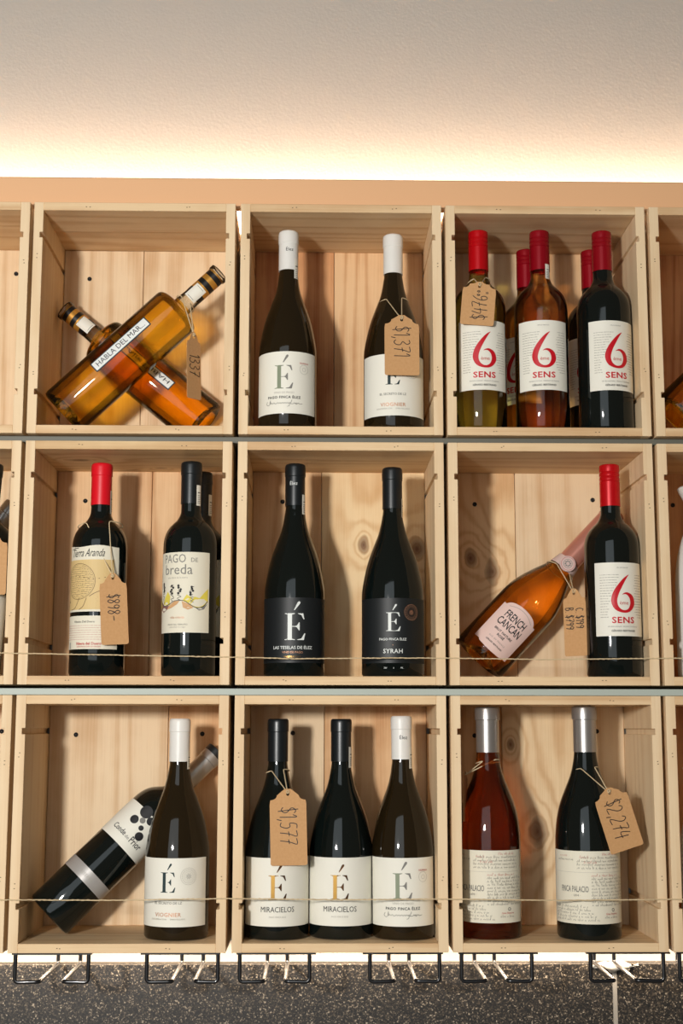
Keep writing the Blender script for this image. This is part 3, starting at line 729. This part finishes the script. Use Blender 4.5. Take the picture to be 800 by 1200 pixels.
p = Print(); p.text(INK, 'Viñedos Del Duero', -.004, .038, w=.034)
for i in range(7): p.lines(mat('faded_red_ink', srgb(196, 140, 132), .7), -.042, .036, .0335-i*.0033, 1, .003, .0006)
p.text(REDTYPE, 'Ribera del Duero', .004, .0060, w=.038, bold=.02); p.text(REDTYPE, 'DENOMINACION DE ORIGEN', .004, .0025, w=.036)
p.rect(PALEINK, -.033, .001, -.029, .010)
put_label(t, rad, -14, 66, .0385, .0865, CREAM, p, oa=-16)
# hills label bottles
def breda_label(key, a0):
    t, H, rad, cz = BOT[key]; p = Print()
    p.text(GREYINK, 'PAGO', -.0105, .1015, w=.037, h=.0125); p.text(GREYINK, 'DE', .0205, .1025, w=.010, h=.006)
    p.text(GREYINK, 'breda', -.0045, .0845, w=.045, h=.0145)
    p.text(PALEINK, 'vino tinto de la tierra', -.005, .0785, w=.032)
    P = [(-.044, .052), (-.036, .043), (-.028, .039), (-.018, .041), (-.008, .046), (.006, .046), (.014, .041), (.024, .036), (.034, .038), (.042, .046)]
    p.poly(YELLOW, [(.014, .041), (.024, .036), (.034, .038), (.0425, .046), (.0425, .064), (.036, .058), (.029, .050), (.021, .052)])
    p.poly(YELLOW, [(-.032, .042), (-.024, .040), (-.017, .042), (-.016, .053), (-.021, .060), (-.027, .052)])
    p.poly(YELLOW, [(.004, .046), (.013, .042), (.018, .05), (.010, .055)])
    p.poly(YELLOW, [(-.047, .052), (-.036, .0435), (-.036, .038), (-.047, .035)])
    p.poly(MAUVE, [(-.040, .046), (-.028, .0385), (-.018, .0395), (-.022, .034), (-.031, .030), (-.041, .034)])
    p.poly(OCHRE, [(-.018, .0395), (-.008, .0455), (.000, .046), (-.004, .041), (-.013, .036), (-.022, .034)])
    p.poly(OCHRE, [(.003, .0455), (.014, .041), (.020, .036), (.012, .033), (.005, .036)])
    p.poly(GREYINK, [(.022, .0365), (.034, .0375), (.0415, .042), (.036, .034), (.028, .032)])
    p.stroke(INK, P, .0009, sub=3)
    rg = random.Random(11)
    for (x, y0, y1) in ((-.031, .042, .074), (-.013, .045, .070), (-.001, .047, .070), (.017, .044, .068)):
        y = y0; Q = []
        while y < y1: Q.append((x+rg.uniform(-.0035, .0035), y)); y += .0012
        p.stroke(INK, Q, .0007)
        for kk in range(5): p.disc(INK, x+rg.uniform(-.0025, .0025), y1-.002-kk*.0028, .0017, 7)
    p.text(COPPER, 'viña crianza', -.004, .0205, w=.022); p.text(GREYINK, 'VINOS DEL TERRUÑO', -.004, .0105, w=.032)
    p.text(PALEINK, 'embotellado en origen', -.004, .0065, w=.026)
    put_label(t, rad, a0, 66, .0625, .1795, CREAM, p)
breda_label('breda', -15); breda_label('breda2', -12)
seal(BOT['breda'][0], .0152, 52, .252, .283); seal(BOT['breda2'][0], .0152, 60, .250, .283)
seal(BOT['tierra'][0], .0152, 82, .240, .275)

# ---- leaning bottles
def spirit(key, row, x, Y, tilt, label, txt, la=0, H=.305):
    k = H/.305
    t = bottle(key, 'spirit', row, 0, 0, Y, H, .0395, G_AMBER, None, label, tilt=tilt, x=x, slots=[G_AMBER, G_CLEAR], matf=lambda z: 1 if z > .236*k else 0, group='long golden spirit bottles lying crosswise')
    for (z0, z1, m_) in ((.252, .261, BLACKBAND), (.261, .272, CAP_G), (.272, .280, BLACKBAND), (.280, .288, CAP_G), (.288, .2955, BLACKBAND), (.2955, .2985, CAP_G)):
        link('neck_band', lathe([(z0*k, .0136), (z0*k, .0142), (z1*k, .0142), (z1*k, .0136)], m_, 40), t)
    q = Print(); q.rect(GREYINK, -.006, .0022, .006, .0029); q.rect(GREYINK, -.006, .0225, .006, .0232)
    put_label(t, .0143, 8, 42, .2445*k, .2690*k, LABEL, q, name='tax_seal')
    p = Print(); L_, Wd = .108, .0175
    p.rect(TEALINK, -Wd/2, 0, Wd/2, L_)
    for zz in range(8): p.rect(mat('strip_white', srgb(232, 234, 230), .5), -Wd/2+.0018, .0018+zz*(L_-.0036)/8, Wd/2-.0018, .0018+(zz+1)*(L_-.0036)/8)
    g = p.d.pop(TEALINK.name)
    l = put_label(t, .0395, la, math.degrees(Wd/2/.0395), .074*k, .074*k+L_, TEALINK)
    p2 = Print(); p2.text(INK, txt, 0, L_/2, w=L_*.86, h=.0082, bold=0, rot=R(90))
    # shift text so that it is centred across the strip
    V = p2.d[INK.name][1]; cxm = (min(v[0] for v in V)+max(v[0] for v in V))/2
    p2.d[INK.name][1] = [(a-cxm, b) for a, b in V]
    p.build(l, cyl_map(.0395, R(la), .074*k, .0006)); p2.build(l, cyl_map(.0395, R(la), .074*k, .0009))
    return t
spirit('habla1', 0, CX[1]+T+.0278, 2.052, 46.5, 'golden spirit bottle lying across in front, neck to the upper right', 'HABLA DEL MAR...', -12, .322)
spirit('habla2', 0, at(238, 484, 2.137).x+.003, 2.137, -50.5, 'golden spirit bottle lying behind, neck to the upper left', 'HABLA MÍA...', 14, .292)
spirit('habla3', 0, CX[4]+T+.0278, 2.052, 46.5, 'golden spirit bottle cut by the right photo edge, top row', 'HABLA DEL MAR...', -12, .322)
# leaning black bottle
t = bottle('conde', 'bordeaux', 2, 0, 0, 2.078, .336, .0375, G_DARK, CAP_S, 'black bottle leaning to the right with black dots on its white label', tilt=46.5, yaw=17, x=at(68, 1068, 2.078).x-.0140, lip=0, capz=.272)
link('capsule_top', lathe([(.3285, .0150), (.3285, .0164), (.3375, .0164), (.3385, .0155), (.3385, 0)], CAP_K, 32), t)
p = Print()
for (s_, u, r_) in ((407, -25, 15), (402, 13, 9), (378, 29, 15), (440, 20, 14), (452, -13, 22)):
    p.disc(INK, u*.000427, s_*.000427-.133, r_*.000427, 20)
p.disc(GREYINK, -.0006, 423*.000427-.133, .0043, 18)
p.text(INK, 'Conde', -.0165, .0135, w=.024, h=.0085, bold=.01); p.text(GREYINK, 'de', .0005, .0135, w=.007, h=.005); p.text(INK, 'Prior', .0165, .0125, w=.021, h=.0105, bold=.01)
put_label(t, .0375, -14, 84, .137, .199, LABEL, p)
p = Print(); p.text(PALEINK, 'RESERVA', 0, .0065, w=.024, h=.005)
put_label(t, .0375, -14, 84, .066, .085, SILVERLAB, p)
# sparkling rosé
t = bottle('cava', 'cava', 1, 0, 0, 2.128, .316, .0445, G_CAVA, CAP_P, 'rosé sparkling wine bottle leaning right with pink label, middle row', tilt=43.6, x=at(572, 770, 2.128).x-.0165, capz=.196, capr=.0172)
p = Print()
p.text(INK, 'FRENCH', 0, .0500, w=.037, h=.0125, bold=.012); p.text(INK, 'CANCAN', 0, .0355, w=.043, h=.0125, bold=.012)
p.text(INK, 'BRUT NATURE', 0, .0265, w=.033, bold=.02); p.text(INK, 'ROSÉ', 0, .0200, w=.013, bold=.02)
p.text(GREYINK, 'SUD DE FRANCE', 0, .0130, w=.030, spacing=1.3); p.text(INK, 'GÉRARD BERTRAND', 0, .0060, w=.031, bold=.015)
p.stroke(GREYINK, [(-.022+i*.0044, .0665+.0068*(1-((i-5)/5)**2)) for i in range(11)], .0005)
put_label(t, .0445, 0, 43, .021, .088, PINK, p, topf=lambda q: (.0105*math.sqrt(max(0, 1-(q/.82)**2)) if abs(q) < .82 else 0), botf=lambda q: (-.004*math.cos(q*3.1415/2*1.0) if abs(q) < .7 else 0))
link('collar', lathe([(.190, .0212), (.190, .0217), (.207, .0187), (.207, .0180)], mat('pink_collar', srgb(214, 188, 180), .5), 48), t)
bmm = bmesh.new(); bmesh.ops.create_cone(bmm, cap_ends=True, segments=28, radius1=.0125, radius2=.0120, depth=.0022)
me = bpy.data.meshes.new('medal'); bmm.to_mesh(me); bmm.free()
md_ = link('medallion', finish(me, MATS['pink_collar']), t, (.0, -.0225, .199)); md_.rotation_euler = (R(84), 0, 0)
pr = Print(); pr.disc(REDTYPE, 0, 0, .0105, 28, .0100); pr.disc(GREYINK, 0, 0, .0070, 24, .0064)
for i in range(8): a = i*math.tau/8; pr.disc(GREYINK, .0038*math.cos(a), .0038*math.sin(a), .0013, 8)
pr.build(md_, lambda u, v: (u, v, .0014), 'emblem')

# ---- bottles cut by the photo edges
bottle('left', 'bordeaux', 1, -23, 690, 2.05, .313, .0405, G_DARK, CAP_K, 'black-capped bottle cut by the left photo edge, middle row', lean=3.5)
put_label(BOT['left'][0], .0405, 0, 85, .030, .118, LABEL)
t = bottle('leftb', 'bordeaux', 1, 0, 0, 2.137, .310, .038, G_CLEAR, CAP_S, 'clear bottle with silver neck leaning behind the left-edge bottle', tilt=38, x=CX[0]+T+.060)
def ceramic(key, row, px, py, Y, H, label, txt):
    rad = .0450
    p_ = at(px, py, Y); t = thing('ceramic_bottle', label, 'bottle', (p_.x, Y, FLOORZ[row]+.0002), group='white ceramic bottles')
    k = H/.30
    sh = [(.130*k, rad), (.155*k, rad*.985), (.180*k, rad*.93), (.205*k, rad*.82), (.228*k, rad*.66), (.248*k, rad*.55), (.268*k, rad*.56), (.282*k, rad*.66), (.292*k, rad*.78)]
    link('body', lathe(base_prof(rad, .05)+smooth_prof(sh)+[(H-.002, rad*.82), (H, rad*.78), (H, rad*.66), (H-.012, rad*.5), (H-.012, 0)], CERAMIC, 48), t)
    if txt:
        q = Print(); q.rect(GREYINK, -.030, .075, -.0293, .130); q.rect(GREYINK, -.030, .130, -.010, .1306)
        q.stroke(GREYINK, [(-.030, .076), (-.034, .070), (-.030, .064), (-.024, .070), (-.030, .060), (-.036, .054), (-.028, .050), (-.020, .056)], .0008, sub=4)
        q.text(REDTYPE, 'A', -.033, .030, h=.0075); q.script(GREYINK, -.036, .0, .022, .0035, .0005, 3)
        q.build(t, cyl_map(rad, 0, .010, .0006))
    return t
ceramic('c1', 1, 827, 690, 2.055, .285, 'white ceramic bottle cut by the right photo edge, middle row', True)
ceramic('c2', 2, 833, 1000, 2.060, .240, 'white ceramic bottle cut by the right photo edge, bottom row', False)

# ------------------------------------------------------------------ price tags
def tag_mesh(w, h):
    s = w*.20; n = 8
    out = [(-w/2+.002, -h), (w/2-.002, -h), (w/2, -h+.002), (w/2, -h*.14-.004)]
    for i in range(n+1): a = math.pi/2*i/n; out.append((w/2-s*math.sin(a)*.9-.001, -h*.14+.004-.002+s*.62*(1-math.cos(a))))
    top = [(w*.16, .0), (w*.08, .003), (-w*.08, .003), (-w*.16, .0)]
    out += top
    for i in range(n, -1, -1): a = math.pi/2*i/n; out.append((-w/2+s*math.sin(a)*.9+.001, -h*.14+.004-.002+s*.62*(1-math.cos(a))))
    out += [(-w/2, -h*.14-.004), (-w/2, -h+.002)]
    hole = [(.0022*math.cos(i*math.tau/14), -.0045+.0022*math.sin(i*math.tau/14)) for i in range(14)]
    V, Fc = fill2d([out, hole])
    # keep only one side of the fill, then give the card its thickness
    bm = bmesh.new(); vs_ = [bm.verts.new((x, 0, y)) for x, y in V]
    for f in Fc:
        try: bm.faces.new([vs_[i] for i in f])
        except ValueError: pass
    bmesh.ops.remove_doubles(bm, verts=bm.verts, dist=1e-6)
    bmesh.ops.recalc_face_normals(bm, faces=bm.faces)
    bmesh.ops.solidify(bm, geom=list(bm.faces), thickness=.0007)
    me = bpy.data.meshes.new('card'); bm.to_mesh(me); bm.free(); me.materials.append(KRAFT)
    ys = [v.co.y for v in me.vertices]; return me, min(ys)
def price_tag(px, py, Y, w, h, rot, txt, label, bot, neckz, rz=0, rx=0, up=False, size=.011, sw=.0012, lines=None, stringr=None):
    """px,py: where the top of the card (its hole) is seen; rot: swing about the hole; rz: turned about the upright"""
    p0 = at(px, py, Y)
    t = thing('price_tag', label, 'price tag', p0, (R(rx), R(rot), R(rz)), 'handwritten brown price tags')
    me, ymin = tag_mesh(w, h); card = link('card', me, t)
    p = Print()
    for (s_, ox, oy, sz) in (lines or [(txt, 0, -h*.52, size)]):
        handwrite(p, s_, ox, oy, sz, sw, R(90 if up else -90))
    p.build(card, lambda u, v: (u, ymin-.00025, v), 'handwriting')
    if bot:
        bt, H, rad, cz = BOT[bot]; mw = Matrix.Translation(bt.location) @ bt.rotation_euler.to_matrix().to_4x4()
        Mi = (Matrix.Translation(p0) @ t.rotation_euler.to_matrix().to_4x4()).inverted()
        rr = stringr or .0165
        loop = []
        hole = p0+Vector((0, 0, -.0045))
        for i in range(21):
            a = math.pi/2*3+R(30)+R(300)*i/20
            loop.append(mw @ Vector((rr*math.cos(a), rr*math.sin(a), neckz+.004*math.cos(a*1.0+1))))
        front = hole+Vector((0, -.0016, .001)); back = hole+Vector((.0005, .002, .001))
        pts = [front]+loop+[back]
        link('string', tube([Mi @ q for q in round_path(pts, .004, 3)], .0008, STRING, 6), t)
        kn_ = [hole+Vector((.002*math.cos(a), -.0012, .0035+.002*math.sin(a))) for a in [i*math.tau/8 for i in range(9)]]
        link('knot', tube([Mi @ q for q in kn_], .0009, STRING, 6), t)
    return t
price_tag(470.5, 371.5, 2.0005, .0515, .0895, 0, '$1,371', 'brown $1,371 tag hanging over the white-capped bottle, top row', 'e2', .204, rz=2, rx=-1.5, stringr=.0235, lines=[('$1,371', 0, -.038, .0235)])
price_tag(562, 332.5, 2.0035, .0500, .0640, 5, '$476', 'orange-brown $476 tag read sideways upward, on pale yellow wine', 's1', .236, up=True, rz=-4, stringr=.0172, lines=[('$476', .002, -.036, .0220), ('=', .008, -.0135, .010), ('oo', -.004, -.0135, .012)])
price_tag(132, 674, 2.0065, .0390, .1000, -3.5, '$898-', 'long brown $898 tag on the red-capped map-label bottle', 'tierra', .222, rz=14, stringr=.033, lines=[('$898-', 0, -.047, .0170)])
price_tag(337, 927, 2.0150, .0520, .1030, -1.5, '$1,577', 'brown $1,577 tag hanging from black-capped bottle, bottom row', 'mir1', .232, rz=-2, stringr=.0170, lines=[('$1,577', 0, -.049, .0240)])
price_tag(713, 926, 2.0035, .0500, .0860, -17, '$2,274', 'tilted brown $2,274 tag on silver-capped black bottle', 'pal2', .236, rz=6, stringr=.0195, lines=[('$2,274', 0, -.042, .0230)])
price_tag(227, 391.5, 2.006, .0300, .0980, -2, '1337', 'narrow turned brown 1337 tag on crossed golden bottles', 'habla1', .250, rz=52, stringr=.0165, lines=[('1337', .001, -.048, .0210)])
price_tag(672, 692, 2.055, .0360, .0970, -1, '', 'brown tag with two prices hanging by the sparkling bottle', 'cava', .186, rz=-34, stringr=.0240, lines=[('C. $199', .008, -.042, .0125), ('B. $799', -.008, -.042, .0125)])
price_tag(-12, 628, 2.003, .0520, .0850, 0, '', 'brown tag cut by the left photo edge, middle row', 'left', .235, stringr=.0175, lines=[('', 0, -.04, .015)])
price_tag(545, 905, 2.055, .0420, .0700, 4, '', 'dark edge-on brown tag at the neck of the rosé silver-capped bottle', 'palr', .246, rz=76, stringr=.0175, lines=[('', 0, -.04, .013)])

# ------------------------------------------------------------------ twine stretched across two rows
def twine(pts, label):
    t0 = at(*pts[0]); P = [at(*q) for q in pts]; Q = []
    for i in range(len(P)-1):
        n = max(2, int((P[i+1]-P[i]).length/.0035))
        for k in range(n): Q.append(P[i].lerp(P[i+1], k/n))
    Q.append(P[-1]); rr = random.Random(len(pts))
    V = [q-t0+Vector((0, rr.uniform(-.0002, .0002), rr.uniform(-.0003, .0003))) for q in Q]
    o = link('twine', tube(V, lambda s: .00095+.00025*math.sin(s*900), STRING, 6), None, t0)
    o['label'] = label; o['category'] = 'twine'; o['group'] = 'twine stretched across crates'
twine([(-60, 763.5, 1.9985), (20, 765.5, 1.9985), (150, 768, 1.9982), (270, 770, 1.9985), (345, 772, 1.998), (460, 771, 1.998), (525, 771.3, 1.9985), (640, 773, 1.998), (768, 771.5, 1.9985), (860, 771, 1.9985)], 'thin jute twine across the middle row of crates')
twine([(-60, 1054, 1.9985), (10, 1054.5, 1.9985), (130, 1055, 1.998), (268, 1053, 1.9985), (400, 1054.5, 1.998), (520, 1053.5, 1.9985), (650, 1055.3, 1.998), (783, 1054, 1.9985), (860, 1054, 1.9985)], 'thin jute twine across the bottom row of crates')

# ------------------------------------------------------------------ wire stemware racks under the bottom row
ZB = CZ[2]-.0004
def rack(xl, xr, il, ir, p0, p1, label):
    Yf = 2.004; X = lambda px, y=1135: at(px, y, Yf).x
    t = thing('stemware_rack', label, 'rack', ((X(xl)+X(xr))/2, Yf, ZB), group='black wire glass racks')
    ox = t.location.x; dz = -.0395; dep = .150
    link('mounting_plate', boxm(X(p0, 1118)-ox, X(p1, 1118)-ox, -.002, .014, -.0022, 0, STEEL, .0004), t)
    for a, b in ((xl, il), (xr, ir)):
        xa, xb = X(a)-ox, X(b, 1148)-ox
        pts = [(xa, .004, -.0020), (xa, .004, dz), (xb, .004, dz+.0008), (xb, dep, dz+.0012), (xb, dep, -.0042)]
        link('rail', tube(round_path(pts, .006, 6), .0029, STEEL, 10), t)
    link('cross_bar', boxm(X(il, 1148)-ox-.004, X(ir, 1148)-ox+.004, dep-.004, dep+.004, -.0042, -.0002, STEEL, .0004), t)
rack(17, 103, 45, 73, 14, 108, 'black wire glass rack farthest left under the crates')
rack(171.5, 255, 201, 228, 165, 258, 'black wire glass rack under the white-capped bottle with the leaning one')
rack(280.5, 362.5, 309, 334, 277, 370, 'black wire glass rack below the bottle with the $1,577 tag')
rack(433.5, 515, 462, 487.5, 425, 519, 'black wire glass rack below the right bottle of three')
rack(541, 623.5, 570, 595, 537, 630, 'black wire glass rack below the deep rosé silver-capped bottle')
rack(692.5, 778, 721, 746, 686, 785, 'black wire glass rack in front of the pale stone joint')
rack(797, 880, 826, 851, 792, 888, 'black wire glass rack cut by the right photo edge')
